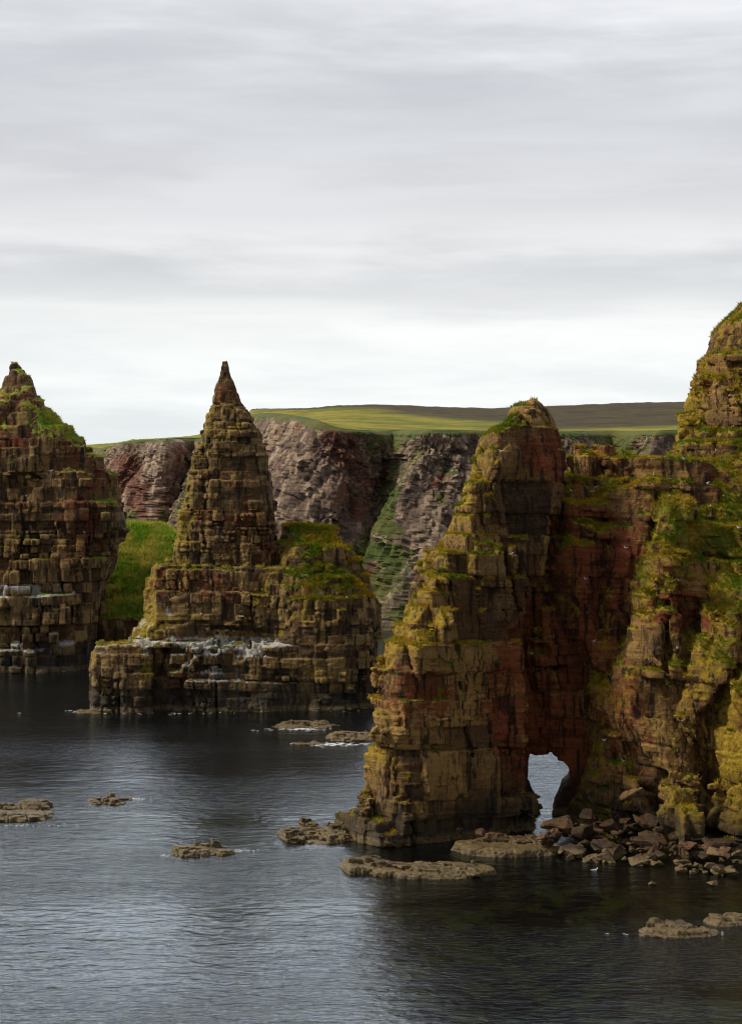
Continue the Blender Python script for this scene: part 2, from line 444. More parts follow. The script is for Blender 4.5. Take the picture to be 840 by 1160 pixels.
def pin_lich(x, y, z, px, py, N): return .38*gauss(px, py, 520, 560, 60, 90)+.30*gauss(px, py, 425, 865, 22, 28)-.25*gauss(px, py, 590, 780, 60, 150)
rock_part('pinnacle', [PIN, FOOT, STEP], ROCK_A, .2, M_ARCH, arch, seed=1, bmod=hole, red=pin_red, vegf=pin_veg, lich=pin_lich, veg_bias=-.05)

BR = Loft(277, [(531, 650, 800, -1, 3), (545, 628, 805, -2, 4), (580, 595, 805, -4, 5), (650, 575, 805, -7.5, 6), (720, 568, 805, -9, 6), (800, 562, 805, -9, 6), (975, 558, 805, -9, 6)], n=5)
AR1 = Loft(272, [(575, 640, 676, -1, 6), (620, 634, 680, -4.5, 6), (700, 636, 676, -6, 6), (760, 642, 668, -5, 6), (850, 648, 664, -3, 6)], n=3)
AR2 = Loft(272, [(560, 690, 730, -2, 6), (620, 684, 728, -6, 6), (700, 672, 716, -8, 6), (800, 660, 700, -8.5, 6), (860, 655, 690, -8, 6)], n=3, shear=-.4)
def br_red(x, y, z, px, py, N): return .35+.4*gauss(px, py, 660, 620, 60, 60)
rock_part('archway', [BR, AR1, AR2], ROCK_ARCHWAY, .22, M_ARCH, arch, seed=2, red=br_red, bmod=hole, veg_bias=-.02,
          vegf=lambda x, y, z, px, py, N: .55*gauss(px, py, 690, 560, 80, 40)*(.6+2*fbm(x, y, z, 3.5, 3, 71))-.3*np.clip((py-650)/60, 0, 1), lich=lambda x, y, z, px, py, N: -.1+0*x)

MAIN = Loft(287, [(340, 850, 940, -3, 14), (356, 832, 955, -4, 16), (375, 814, 955, -5, 18), (402, 801, 955, -6, 20), (437, 788, 955, -7, 21), (465, 781, 955, -8, 22), (490, 773, 955, -9, 22),
                  (518, 765, 955, -11, 23), (530, 748, 955, -12, 23), (560, 735, 955, -15, 23), (600, 730, 955, -19, 24), (640, 725, 955, -24, 24), (700, 712, 955, -30.5, 24), (800, 695, 955, -34.5, 24), (975, 685, 955, -36, 24)], n=3.2)
RA = Loft(264, [(555, 752, 785, 1, 9), (600, 735, 785, -3, 9), (640, 722, 775, -5, 9), (680, 707, 765, -7, 9), (720, 692, 755, -8.5, 9), (760, 682, 748, -9.5, 9), (800, 673, 742, -10, 9),
                (850, 658, 738, -10, 9), (905, 642, 735, -10, 9), (975, 632, 735, -10.5, 9)], n=3, shear=-.5)
OB = Loft(256, [(604, 744, 790, -1, 6), (612, 739, 790, -3.5, 6), (642, 740, 785, -3.5, 6), (650, 752, 780, -1, 6)], n=6)
RB = Loft(258, [(655, 800, 860, -1, 9), (690, 786, 850, -4, 9), (720, 776, 840, -6, 9), (760, 767, 822, -8, 9), (800, 758, 800, -9, 9), (850, 745, 795, -9, 9), (975, 732, 800, -9.5, 9)], n=4, shear=-.55)
FL = Loft(262, [(590, 758, 870, 0, 9), (640, 748, 860, -2.5, 9), (700, 732, 850, -4.5, 9), (800, 705, 835, -7, 9), (975, 695, 825, -8.5, 9)], n=4)
RC = Loft(248, [(680, 850, 940, -1, 9), (740, 838, 940, -4, 9), (780, 824, 940, -6, 9), (830, 815, 945, -7, 9), (880, 806, 950, -8, 9), (905, 802, 955, -9, 9), (985, 796, 960, -9.5, 9)], n=4, shear=-.2)
KN1 = Loft(243, [(905, 762, 800, -4, 6), (915, 760, 802, -4.5, 6), (985, 758, 804, -5, 6)], n=6)
TOE = Loft(247, [(954, 700, 920, 0, 10), (968, 660, 930, -3, 10), (990, 640, 930, -6, 10)], n=2.6)
def crag_veg(x, y, z, px, py, N):
    return (.75*gauss(px, py, 800, 585, 120, 80)+.75*gauss(px, py, 722, 650, 26, 80)+.55*gauss(px, py, 825, 660, 50, 70)+.3*gauss(px, py, 780, 740, 50, 30))*(.55+1.5*np.clip(fbm(x, y, z, 3.5, 3, 71)+.1, -.3, .5))+.4*gauss(px, py, 705, 858, 30, 8)+.35*gauss(px, py, 757, 785, 14, 16)+.18*gauss(px, py, 830, 430, 40, 70)-.30*np.clip((py-800)/80, 0, 1)-.3*gauss(px, py, 735, 740, 26, 60)
def crag_lich(x, y, z, px, py, N): return .45*gauss(px, py, 775, 480, 22, 50)+.35*gauss(px, py, 825, 830, 30, 80)+.3*gauss(px, py, 780, 910, 30, 12)
rock_part('crag', [MAIN, RA, OB, RB, RC, FL, KN1, TOE], ROCK_CRAG, .25, M_ARCH, arch, seed=3, vegf=crag_veg, lich=crag_lich, veg_bias=.12, k=.8, bmod=hole,
          red=lambda x, y, z, px, py, N: .12+.5*gauss(px, py, 760, 690, 40, 20), maxn=42000)

# ================================================================== the pyramid stack
S_SC = [Beds(13, 4.0, 7.5, 5.5, .40, 1.3, .7, .45, .22, dip=(.03, .02)), Beds(14, .9, 2.5, 2.5, .32, .9, .48, .30, .28, dip=(.03, .02)), Beds(15, .45, .9, 1.6, .12, .42, .2, .25, .2, dip=(.03, .02))]
ROCK_S = Rock(S_SC, 1.1, bias=.5)
ROCK_SPIRE = Rock([Beds(16, 4.0, 7.5, 5.0, .25, .9, .6, .45, .22, dip=(.03, .02))]+S_SC[1:], 1.0, lambda x, y, z: np.clip((Z(405, 388)-z)/12, .48, 1), bias=.6)
stack = empty('sea_stack', (X(270, 388), 388, 0), 'pointed pyramid sea stack with white streaked ledges standing in the water mid picture', 'sea stack')
SPIRE = Loft(388, [(409, 251, 258, -.8, .8), (425, 248, 262, -1.4, 1.4), (445, 240, 271, -2.5, 2.5), (465, 235, 283, -3.5, 4), (490, 222, 296, -5, 5), (515, 216, 304, -6, 6), (560, 207, 313, -7, 7),
                   (600, 199, 320, -8, 8), (640, 193, 326, -8.5, 9), (665, 188, 330, -9, 9)], n=3)
TIER = Loft(388, [(630, 184, 336, -9, 10), (641, 170, 345, -11, 11), (662, 163, 350, -12, 12), (690, 158, 360, -12.5, 12), (716, 151, 365, -13, 12), (730, 148, 400, -13, 12)], n=3.5)
BASE = Loft(388, [(719, 150, 414, -15, 13), (760, 147, 417, -15.5, 14), (830, 141, 420, -16, 14)], n=4.5)
SLAB = Loft(388, [(724, 121, 182, -17, -4), (745, 115, 184, -18, -3), (830, 107, 186, -18.5, -3)], n=5)
SHO = Loft(388, [(592, 322, 380, 1, 9), (602, 316, 387, -2.5, 9), (620, 308, 394, -7, 10), (645, 302, 409, -11.5, 11), (668, 302, 424, -14, 12), (690, 302, 436, -15, 12), (720, 302, 436, -15.5, 12), (830, 302, 432, -16, 12)], n=2.5)
def spire_g(x, y, z, px, py, N):
    g = np.clip(N[:, 2]*1.2-.25, 0, .45)*np.clip((py-655)/40, 0, 1)*(px < 345)
    return g + .75*gauss(px, py, 250, 726, 85, 8)+.4*gauss(px, py, 250, 742, 80, 14)+.5*gauss(px, py, 190, 694, 20, 10)+.35*gauss(px, py, 245, 765, 40, 10)+.4*gauss(px, py, 252, 610, 40, 10)
def sp_lich(x, y, z, px, py, N): return .45*gauss(px, py, 165, 690, 18, 60)+.3*gauss(px, py, 205, 600, 16, 80)-.05
rock_part('spire', [SPIRE], ROCK_SPIRE, .26, M_SPIRE, stack, seed=4, margin=3.2, veg_bias=-.22, lich=sp_lich, guano=spire_g, tuft=(.25, .3), zmin=Z(672, 388))
def crack(d, x, y, z):
    d = d + 3.0*np.exp(-((x-X(186, 374))/.9)**2)*np.clip((y < 380)*1.0, 0, 1)*(z < Z(735, 376))
    return d
rock_part('base_ledge', [TIER, BASE, SLAB], ROCK_S, .28, M_SPIRE, stack, seed=5, veg_bias=-.25, lich=sp_lich, guano=spire_g, bmod=crack, k=.5, tuft=(.25, .3))
rock_part('grassy_shoulder', [SHO], ROCK_S, .28, M_SPIRE, stack, seed=6, veg_bias=.02, tuft=(.5, .5),
          vegf=lambda x, y, z, px, py, N: (.28+1.2*fbm(x, y, z, 4.0, 4, 19))*gauss(px, py, 365, 650, 55, 50)-.4*np.clip((py-700)/30, 0, 1), lich=lambda x, y, z, px, py, N: .1*gauss(px, py, 370, 600, 30, 20))

# ================================================================== the stack at the left edge
L_SC = [Beds(23, 4.0, 8.0, 6.5, .46, 1.6, .8, .5, .15, dip=(-.01, .02)), Beds(24, 1.6, 3.4, 2.6, .36, 1.0, .5, .36, .22, dip=(-.01, .02))]
ROCK_L = Rock(L_SC, 1.3, lambda x, y, z: np.clip((Z(402, 450)-z)/24, .42, 1), bias=.9)
ROCK_SLOPE = Rock(L_SC, 1.3, lambda x, y, z: np.where(z < Z(700, 460), 1, .5))
lst = empty('sea_stack', (X(60, 450), 450, 0), 'broad sea stack at the left edge with horned top and bright grass slope', 'sea stack')
LB = Loft(450, [(407, 16, 22, -1, 1), (418, 6, 27, -2, 2), (440, 0, 42, -4, 4), (463, -20, 57, -7, 7), (485, -50, 82, -9, 9), (500, -70, 97, -10, 10), (510, -80, 110, -10.5, 11), (530, -85, 124, -11, 11),
                (560, -90, 139, -12, 12), (598, -95, 152, -12, 12), (612, -95, 146, -12, 12), (650, -95, 128, -12.5, 12), (700, -95, 117, -13, 12), (790, -95, 110, -13.5, 12)], n=3)
def left_g(x, y, z, px, py, N):
    return np.clip(N[:, 2]*1.3-.2, 0, .6)*np.clip((py-640)/30, 0, 1)*(px < 85) + .6*gauss(px, py, 30, 667, 60, 9)+.35*gauss(px, py, 20, 730, 60, 8)
rock_part('rock_face', [LB], ROCK_L, .34, M_LEFT, lst, seed=7, guano=left_g, veg_bias=-.12, tuft=(.5, .35), gmat=M_GRASS_GREEN,
          vegf=lambda x, y, z, px, py, N: .8*gauss(px, py, 70, 478, 50, 26)+.3*gauss(px, py, 125, 560, 30, 40)-.3*np.clip((py-620)/50, 0, 1), red=lambda x, y, z, px, py, N: .25*gauss(px, py, 30, 520, 80, 40))
LG = Loft(468, [(597, 125, 172, 17, 26), (620, 116, 198, 6, 26), (650, 112, 214, -4, 26), (680, 106, 224, -13, 26), (697, 102, 228, -17.5, 26), (705, 100, 230, -18, 15), (800, 98, 232, -19, 15)], n=3)
rock_part('grass_slope', [LG], ROCK_SLOPE, .36, M_LEFT, lst, seed=8, tuft=(.45, .9), gmat=M_GRASS_GREEN,
          vegf=lambda x, y, z, px, py, N: np.where(py < 702, .42+.15*N[:, 2]+1.1*fbm(x, y, z, 3.0, 4, 61)-.5*gauss(px, py, 138, 652, 9, 4), -.4))

# ================================================================== the mainland cliffs and the moor
def catmull(P, m):
    P = np.asarray(P, float); out = []
    for i in range(len(P)-1):
        p0 = P[max(i-1, 0)]; p1 = P[i]; p2 = P[i+1]; p3 = P[min(i+2, len(P)-1)]
        t = np.linspace(0, 1, m, endpoint=False)[:, None]
        out.append(.5*((2*p1)+(-p0+p2)*t+(2*p0-5*p1+4*p2-p3)*t**2+(-p0+3*p1-3*p2+p3)*t**3))
    return np.concatenate(out+[P[-1:]])
def resample(P, step):
    d = np.r_[0, np.cumsum(np.linalg.norm(np.diff(P[:, :2], axis=0), axis=1))]
    s = np.arange(0, d[-1], step)
    return np.stack([np.interp(s, d, P[:, k]) for k in range(P.shape[1])], 1)
EDGE = [(1500, 620, 470), (1100, 590, 474), (900, 600, 480), (820, 605, 484), (775, 590, 487), (745, 580, 488), (722, 592, 488), (704, 600, 488), (685, 600, 488), (650, 582, 489), (610, 575, 488), (560, 566, 488), (515, 558, 487), (478, 556, 487),
        (464, 572, 487), (450, 586, 487), (440, 585, 488), (415, 566, 487), (380, 560, 484), (350, 566, 476), (325, 590, 471), (300, 610, 468), (275, 660, 470), (255, 740, 480),
        (240, 800, 494), (222, 830, 496.5), (205, 815, 497), (186, 800, 498), (172, 835, 498), (152, 840, 499), (134, 850, 501), (126, 900, 504), (100, 980, 508), (20, 1050, 510), (-200, 1150, 510), (-700, 1300, 510)]
E = resample(catmull([(X(p, d), d, Z(y, d)) for p, d, y in EDGE], 12), .5)
T = np.gradient(E[:, :2], axis=0)
for _ in range(60): T[1:-1] = (T[:-2]+T[1:-1]*2+T[2:])/4
T /= np.linalg.norm(T, axis=1, keepdims=True)
OUT = np.stack([T[:, 1]*-1, T[:, 0]], 1)
if (OUT[len(OUT)//3, 1] > 0): OUT = -OUT
NS = len(E); NT = 120
ROCK_C = Rock([Beds(33, 8, 16, 7, .45, 1.6, .9, .8, .3, dip=(.6, .1), lean=-.5), Beds(34, 3, 6, 3.0, .4, 1.1, .6, .5, .5, dip=(.6, .1), lean=-.5), Beds(35, 1.2, 2.6, 1.5, .3, .9, .5, .4, .5, dip=(.6, .1), lean=-.5)], 2)
def crag_relief(x, y, z): return -fbm(x-.45*z, y, z*.5, 20, 4, 3.3)*13
t = np.linspace(0, 1, NT)
zt = -3 + (E[:, 2:3]+3)*(1-(1-t)**1.15)[None, :]
sh = ((1-t)[None, :]*(-9.0))                                   # joints lean: the foot sits further left than the rim
wid = 20*(1-t)**1.1 - 2.5*np.clip((t-.96)/.04, 0, 1)**1.6
x = E[:, 0:1] + OUT[:, 0:1]*wid + sh; y = E[:, 1:2] + OUT[:, 1:2]*wid
xf, yf, zf = x.ravel(), y.ravel(), zt.ravel()
dd = -ROCK_C.field(crag_relief, xf, yf, zf).reshape(NS, NT)*np.clip((1-t)[None, :]*8, .15, 1)
# a spill of slope under the rim
x = x + OUT[:, 0:1]*dd; y = y + OUT[:, 1:2]*dd
V = np.stack([x, y, zt], 2).reshape(-1, 3)
ii = (np.arange(NS-1)[:, None]*NT + np.arange(NT-1)[None, :]).ravel()
Q = np.stack([ii, ii+1, ii+NT+1, ii+NT], 1)
fine, N = vnormals(V, Q, 8)
if N[len(N)//3, 1] > 0: Q = Q[:, ::-1]; N = -N
px = CX+F*V[:, 0]/V[:, 1]; py = HOR-(V[:, 2]-H)*F/V[:, 1]
xx, yy, zz = V.T.astype(float)
hb, bb = ROCK_C.ids(xx, yy, zz)
tt = np.tile(t, NS)
big = fbm(xx-.45*zz, yy, zz, 22, 4, 7.7)
veg = np.clip(.14+(tt-.90)*4.2*(tt > .90)+big*1.2+1.5*fbm((xx-.45*zz)*2.2, yy, zz*.35, 14, 4, 17.1)+(N[:, 2]-.3)*.9+.55*gauss(px, py, 440, 590, 14, 70)+.45*gauss(px, py, 705, 510, 16, 30)+.35*gauss(px, py, 190, 560, 16, 50)+.3*gauss(px, py, 410, 500, 50, 18)+.25*np.clip((py-600)/60, 0, 1), 0, 1)
red = np.clip(.18+fbm(xx-.45*zz, yy, zz*.7, 7, 5, 9.9)*2.0+.9*gauss(px, py, 148, 545, 14, 35)+.5*gauss(px, py, 405, 560, 14, 70)+.5*gauss(px, py, 395, 510, 22, 22), 0, 1)
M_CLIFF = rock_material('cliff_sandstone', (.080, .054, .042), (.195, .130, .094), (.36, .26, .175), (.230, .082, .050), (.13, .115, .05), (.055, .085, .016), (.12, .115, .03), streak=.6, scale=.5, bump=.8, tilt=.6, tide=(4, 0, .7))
tag(mesh_obj('cliff', V, Q, M_CLIFF, None, {'blk': hb, 'veg': veg, 'red': red, 'lich': .1+.3*big, 'guano': 0*big}), kind='structure')

# the moor: rows running inland from the rim
NI = 90
u = np.linspace(0, 1, NI)**1.6
dist = u*1500
sk = [(-700, 512), (-200, 510), (60, 506), (128, 503.3), (150, 498.5), (215, 495.5), (262, 485), (285, 464), (300, 463), (345, 463), (385, 459.5), (440, 459), (500, 461.5), (560, 463), (610, 461), (700, 457), (780, 455.5), (900, 452), (1500, 445)]
RIM = np.stack([x[:, -1], y[:, -1], zt[:, -1]], 1)[::3]
def blur(P, sig):
    if sig < .5: return P
    k = np.exp(-.5*(np.arange(-int(3*sig), int(3*sig)+1)/sig)**2); k /= k.sum(); n = len(k)//2
    return np.stack([np.convolve(np.pad(P[:, c], n, 'edge'), k, 'valid') for c in range(P.shape[1])], 1)
rows = [blur(RIM, min(1.2*dd_**.75, 60)) for dd_ in dist]
gx = np.stack([r[:, 0]*(1+dd_/700) for r, dd_ in zip(rows, dist)], 1); gy = np.stack([r[:, 1]+dd_ for r, dd_ in zip(rows, dist)], 1)
rz = np.stack([r[:, 2] for r in rows], 1)
MX = RIM
gpx = CX+F*gx/gy
ysk = np.interp(gpx, [a for a, b_ in sk], [b_ for a, b_ in sk])
zs = H + (HOR-ysk)*gy/F
k = np.clip(dist/520, 0, 1); k = k*k*(3-2*k)
gz = rz*(1-k)+zs*k + fbm(gx.ravel(), gy.ravel(), 0*gx.ravel(), 30, 3, 1.1).reshape(gx.shape)*2.2*np.clip(dist/30, 0, 1)*np.clip(1.2-k, 0, 1)
over = np.clip((dist-640)/860, 0, 1); gz = gz - over**1.3*45
V = np.stack([gx, gy, gz], 2).reshape(-1, 3); V[:, 2] += .05 + fbm(V[:, 0], V[:, 1], V[:, 2]*0, 9, 3, 15)*2.0*np.clip(V[:, 1]/900-.6, 0, 1)
ns = len(MX)
ii = (np.arange(ns-1)[:, None]*NI + np.arange(NI-1)[None, :]).ravel()
Q = np.stack([ii, ii+NI, ii+NI+1, ii+1], 1)
_, N = vnormals(V, Q)
if N[:, 2].mean() < 0: Q = Q[:, ::-1]
inl = np.tile(dist, ns)
mx, my, mz = V.T.astype(float)
hv = np.clip((inl-np.interp(CX+F*mx/my, [250, 430, 610], [460, 330, 100]))/80+fbm(mx, my, 0*mx, 70, 4, 6.1)*2.2, 0, 1)
m, nt, out = new_mat('moor_turf'); b = NB(nt)
n1 = b.noise(b.pos(), .03, 6, .7); n2 = b.noise(b.pos(), .5, 5, .7)
g = b.mix(b.ss(n1, .40, .60), (.115, .130, .014), (.27, .22, .032))
g = b.mix(b.ss(n2, .5, .75), g, (.075, .10, .016))
hth = b.mix(b.ss(n2, .35, .65), (.050, .036, .020), (.085, .068, .028))
hth = b.mix(b.ss(b.noise(b.pos(), .07, 6, .75), .42, .6), hth, (.040, .030, .017))
g = b.mix(b.attr('heather'), g, hth)
g = b.mix(b.ss(b.noise(b.mapping(b.pos(), (.02, .10, .05)), 1.0, 6, .75), .52, .66), g, (.085, .075, .020))
bs = b.n('ShaderNodeBsdfPrincipled'); b.link(g, bs.inputs['Base Color']); bs.inputs['Roughness'].default_value = .95; bs.inputs['Specular IOR Level'].default_value = .1
bp = b.n('ShaderNodeBump'); bp.inputs['Distance'].default_value = .6; b.link(n2, bp.inputs['Height']); b.link(bp.outputs[0], bs.inputs['Normal'])
b.link(bs.outputs[0], out.inputs[0])
tag(mesh_obj('moorland', V, Q, m, None, {'heather': hv}, smooth=True), kind='structure')
print('land %.1fs' % (time.time()-T0))

# ================================================================== skerries: low tidal rocks
ROCK_K = Rock([Beds(44, .9, 1.6, 2.4, .35, .7, .3, .2, .3, dip=(.06, .12)), Beds(45, .35, .7, 1.0, .3, .4, .15, .15, .7, dip=(.06, .12))], 1.5)
def skerry(label, lofts, h=.13, seed=0, **kw):
    D0 = lofts[0].yf.mean()
    o = empty('skerry', ((lofts[0].xl.min()+lofts[0].xr.max())/2, float(D0), 0), label, 'tidal rock', 'low tidal rocks off the stacks')
    rock_part('rock', lofts, ROCK_K, h, M_SKERRY, o, seed=20+seed, margin=1.3, veg_bias=-.6, tuft=None, zmin=-1.0, perch=False, rough=.06, **kw)
    return o
def sl(py, xl, xr, hgt, dep, top=.72):
    hgt = hgt*.5+.08
    D = sea(py); k = D/F
    zt = [hgt, hgt*.55, 0.0, -1.6]
    w = [top, .93, 1.0, 1.12]
    c = (xl+xr)/2
    return Loft(D, [(HOR+(H-z)/k, c-(c-xl)*q, c+(xr-c)*q, -dep*q, dep*q) for z, q in zip(zt, w)], n=2.5)
skerry('flat brown skerry cut by the left edge of the picture', [sl(923, -40, 66, 1.5, 5.5), sl(915, 20, 58, 1.9, 3)], seed=1)
skerry('smaller tan skerry just right of the skerry at the left edge', [sl(908, 95, 152, .9, 3)], seed=2)
skerry('lone dark skerry in open water left of the arched rock', [sl(966, 190, 260, 1.3, 3), sl(963, 200, 250, 1.7, 1.6)], seed=3)
skerry('tan skerry touching the left foot of the arched rock', [sl(949, 311, 402, 1.7, 4), sl(944, 340, 400, 2.4, 3)], seed=4)
skerry('long dark skerry lying in front of the arched rock', [sl(985, 388, 450, 2.0, 3.2), sl(988, 420, 560, 1.4, 3.5)], seed=5)
skerry('weedy rock shelf below the sea window of the arch', [sl(962, 512, 640, 2.0, 5)], seed=6)
skerry('far thin skerry ringed with foam by the pyramid stack', [sl(822, 308, 382, .7, 3.5)], seed=7, h=.2)
skerry('far dark skerry half hidden by the arched rock', [sl(836, 368, 425, 1.5, 4), sl(842, 330, 375, .5, 2)], seed=8, h=.2)
skerry('small tan rock at the left foot of the pyramid stack', [sl(806, 84, 125, .8, 3)], seed=9, h=.2)
skerry('pale wave washed skerry near the right edge', [sl(1058, 728, 812, .38, 1.6)], seed=10)
skerry('dark reddish skerry at the right edge behind the pale skerry', [sl(1044, 798, 850, .9, 2)], seed=11)
print('skerries %.1fs' % (time.time()-T0))

# ================================================================== boulders at the foot of the arched rock
def boulder_mesh(seed):
    r = np.random.default_rng(seed)
    import bmesh
    bm = bmesh.new()
    pts = r.normal(0, 1, (16, 3)); pts /= np.linalg.norm(pts, axis=1, keepdims=True)
    pts *= np.array([1.0, .8, .5])*r.uniform(.75, 1.1, (16, 1))
    for p in pts: bm.verts.new(p)
    res = bmesh.ops.convex_hull(bm, input=bm.verts)
    bmesh.ops.delete(bm, geom=[g for g in res['geom_interior'] if isinstance(g, bmesh.types.BMVert)], context='VERTS')
    bmesh.ops.bevel(bm, geom=list(bm.edges), offset=.03, segments=1, affect='EDGES', clamp_overlap=True)
    bmesh.ops.triangulate(bm, faces=bm.faces)
    bmesh.ops.subdivide_edges(bm, edges=bm.edges, cuts=1, use_grid_fill=True)
    co = np.array([v.co for v in bm.verts])
    dn = fbm(co[:, 0]+seed*3, co[:, 1], co[:, 2], .5, 3, seed)*.16
    for v, d in zip(bm.verts, dn): v.co += v.co.normalized()*d
    me = bpy.data.meshes.new('boulder'); bm.to_mesh(me); bm.free()
    n = len(me.vertices)
    for a, v in (('blk', r.random()), ('veg', 0), ('red', [.55, .1, .25, .05, .35, .1, .2, .05][seed % 8]), ('lich', .15), ('guano', 0)):
        at = me.attributes.new(a, 'FLOAT', 'POINT'); at.data.foreach_set('value', np.full(n, v, np.float32))
    me.materials.append(M_BOULDER)
    return me
M_BOULDER = rock_material('boulder_sandstone', (.030, .016, .008), (.085, .045, .018), (.17, .100, .042), (.20, .085, .045), (.14, .11, .03), (.05, .06, .012), (.1, .09, .02), scale=1.6, tide=(1.6, -.4, .6))
# the tide zone is already in the material; boulders only differ in mesh, size and turn
BM = [boulder_mesh(100+i) for i in range(8)]
def boulder(px, py, zb, size, k, label, group='boulders heaped at the foot of the arched rock'):
    D = (H-zb)*F/(py-HOR)
    o = bpy.data.objects.new('boulder', BM[k % 8]); col.objects.link(o)
    o.location = (X(px, D), D, zb+size*.18); o.scale = (size*rng.uniform(.9, 1.3), size*rng.uniform(.8, 1.1), size*rng.uniform(.75, 1.0))
    o.rotation_euler = (rng.normal(0, .25), rng.normal(0, .25), rng.uniform(0, 6.28))
    tag(o, label, 'boulder', group)
    return o
BL = 'angular brown boulder in the heap below the sea window and crag'
for i in range(260):
    px = rng.uniform(612, 838); f = rng.random()
    lo = np.interp(px, [615, 640, 700, 760, 838], [948, 930, 924, 940, 958]); hi = np.interp(px, [615, 640, 700, 760, 838], [966, 975, 980, 988, 996])
    py = lo+(hi-lo)*f
    zb = np.interp(f, [0, 1], [2.4, -.1])
    boulder(px, py, zb, min(.55*math.exp(rng.normal(0, .55)), 2.2)*(1.3 if f < .5 else 1.0), i, BL)
for px, py, zb, s, k, lab in ((544, 945, 1.6, 1.25, 0, 'reddish boulder on the weedy shelf under the sea window'), (520, 942, 1.5, 1.0, 3, 'grey slanted boulder beside the reddish boulder on the shelf'),
                              (716, 905, 5.6, 2.3, 1, 'largest slab boulder resting against the crag above the heap'), (665, 925, 3.6, 1.9, 5, 'broad tilted boulder at the heap top right of the sea window'),
                              (690, 938, 3.0, 1.7, 2, 'low slab boulder between the sea window and the largest slab boulder'), (738, 1003, -.15, .8, 0, 'lone wet boulder awash in front of the heap'),
                              (806, 1003, -.1, 1.1, 4, 'reddish wet boulder awash near the right edge')):
    boulder(px, py, zb, s, k, lab, None)

# ================================================================== seabed, sea, foam
gx = np.linspace(-75, 75, 240); gy = np.linspace(165, 330, 260)
A, Bm = np.meshgrid(gx, gy, indexing='ij')
af, bf = A.ravel(), Bm.ravel()
spx = CX+F*af/bf; spy = HOR+H*F/bf
shal = .75*gauss(spx, spy, 640, 984, 190, 20)+.85*gauss(spx, spy, 800, 1040, 120, 22)+.4*gauss(spx, spy, 460, 1015, 110, 16)+.95*gauss(spx, spy, 120, 922, 240, 22)+.7*gauss(spx, spy, 330, 962, 110, 14)+.55*gauss(spx, spy, 330, 1005, 140, 26)
pat = fbm(af, bf, 0*af, 7, 4, 4.4, .55)
sz = -7+6.2*np.clip(shal, 0, 1)+pat*3.2*np.clip(shal*1.5, .2, 1)
sz = np.minimum(sz, -.18)
V = np.stack([af, bf, sz], 1)
ii = (np.arange(239)[:, None]*260+np.arange(259)[None, :]).ravel()
Q = np.stack([ii, ii+260, ii+261, ii+1], 1)
m, nt, out = new_mat('weedy_seabed'); b = NB(nt)
n1 = b.noise(b.pos(), .25, 5, .7)
c = b.mix(b.ss(n1, .46, .60), (.010, .011, .006), (.22, .21, .035))
c = b.mix(b.attr('sand'), c, (.42, .40, .28))
bs = b.n('ShaderNodeBsdfDiffuse'); b.link(c, bs.inputs[0]); b.link(bs.outputs[0], out.inputs[0])
sand = np.clip(1.2*gauss(spx, spy, 120, 922, 260, 30)+.8*gauss(spx, spy, 330, 962, 130, 16)+.5*gauss(spx, spy, 350, 1000, 140, 30), 0, 1)*np.clip(.6+pat*2, 0, 1)
tag(mesh_obj('seabed', V, Q, m, None, {'sand': sand}, smooth=True), kind='structure')
m2 = simple_mat('deep_bed', (.006, .010, .014), (.009, .013, .018), .02)
tag(mesh_obj('deep_seabed', [(-9000, -300, -9), (9000, -300, -9), (9000, 12000, -9), (-9000, 12000, -9)], [(0, 1, 2, 3)], m2), kind='structure')

m, nt, out = new_mat('sea_water'); b = NB(nt)
p = b.pos()
w1 = b.noise(b.mapping(p, (.30, .55, .3), rot=(0, 0, .10)), 1.0, 3, .5, .3)
w2 = b.noise(b.mapping(p, (.9, 1.7, 1), rot=(0, 0, -.12)), 1.0, 4, .6, .4)
w3 = b.noise(b.mapping(p, (.05, .11, .1), rot=(0, 0, .2)), 1.0, 3, .5)
slick = b.ss(b.noise(b.mapping(p, (.012, .035, .01), rot=(0, 0, .15)), 1.0, 4, .6), .36, .62)
hgt = b.math('ADD', b.math('MULTIPLY', w1, .55), b.math('MULTIPLY', b.math('MULTIPLY', w2, .42), b.math('ADD', b.math('MULTIPLY', slick, .8), .35)))
hgt = b.math('ADD', hgt, b.math('MULTIPLY', w3, .7))
bp = b.n('ShaderNodeBump'); bp.inputs['Strength'].default_value = 1.0; bp.inputs['Distance'].default_value = .36
b.link(hgt, bp.inputs['Height'])
fr = b.n('ShaderNodeFresnel'); fr.inputs['IOR'].default_value = 1.55; b.link(bp.outputs[0], fr.inputs['Normal'])
gl = b.n('ShaderNodeBsdfGlossy'); gl.inputs['Roughness'].default_value = .15; gl.inputs['Color'].default_value = (.82, .91, 1, 1); b.link(bp.outputs[0], gl.inputs['Normal'])
tr = b.n('ShaderNodeBsdfTransparent'); tr.inputs['Color'].default_value = (.40, .48, .40, 1)
mx = b.n('ShaderNodeMixShader'); b.link(fr.outputs[0], mx.inputs[0]); b.link(tr.outputs[0], mx.inputs[1]); b.link(gl.outputs[0], mx.inputs[2])
b.link(mx.outputs[0], out.inputs[0])
tag(mesh_obj('sea', [(-9000, -300, 0), (9000, -300, 0), (9000, 12000, 0), (-9000, 12000, 0)], [(0, 1, 2, 3)], m), kind='structure')

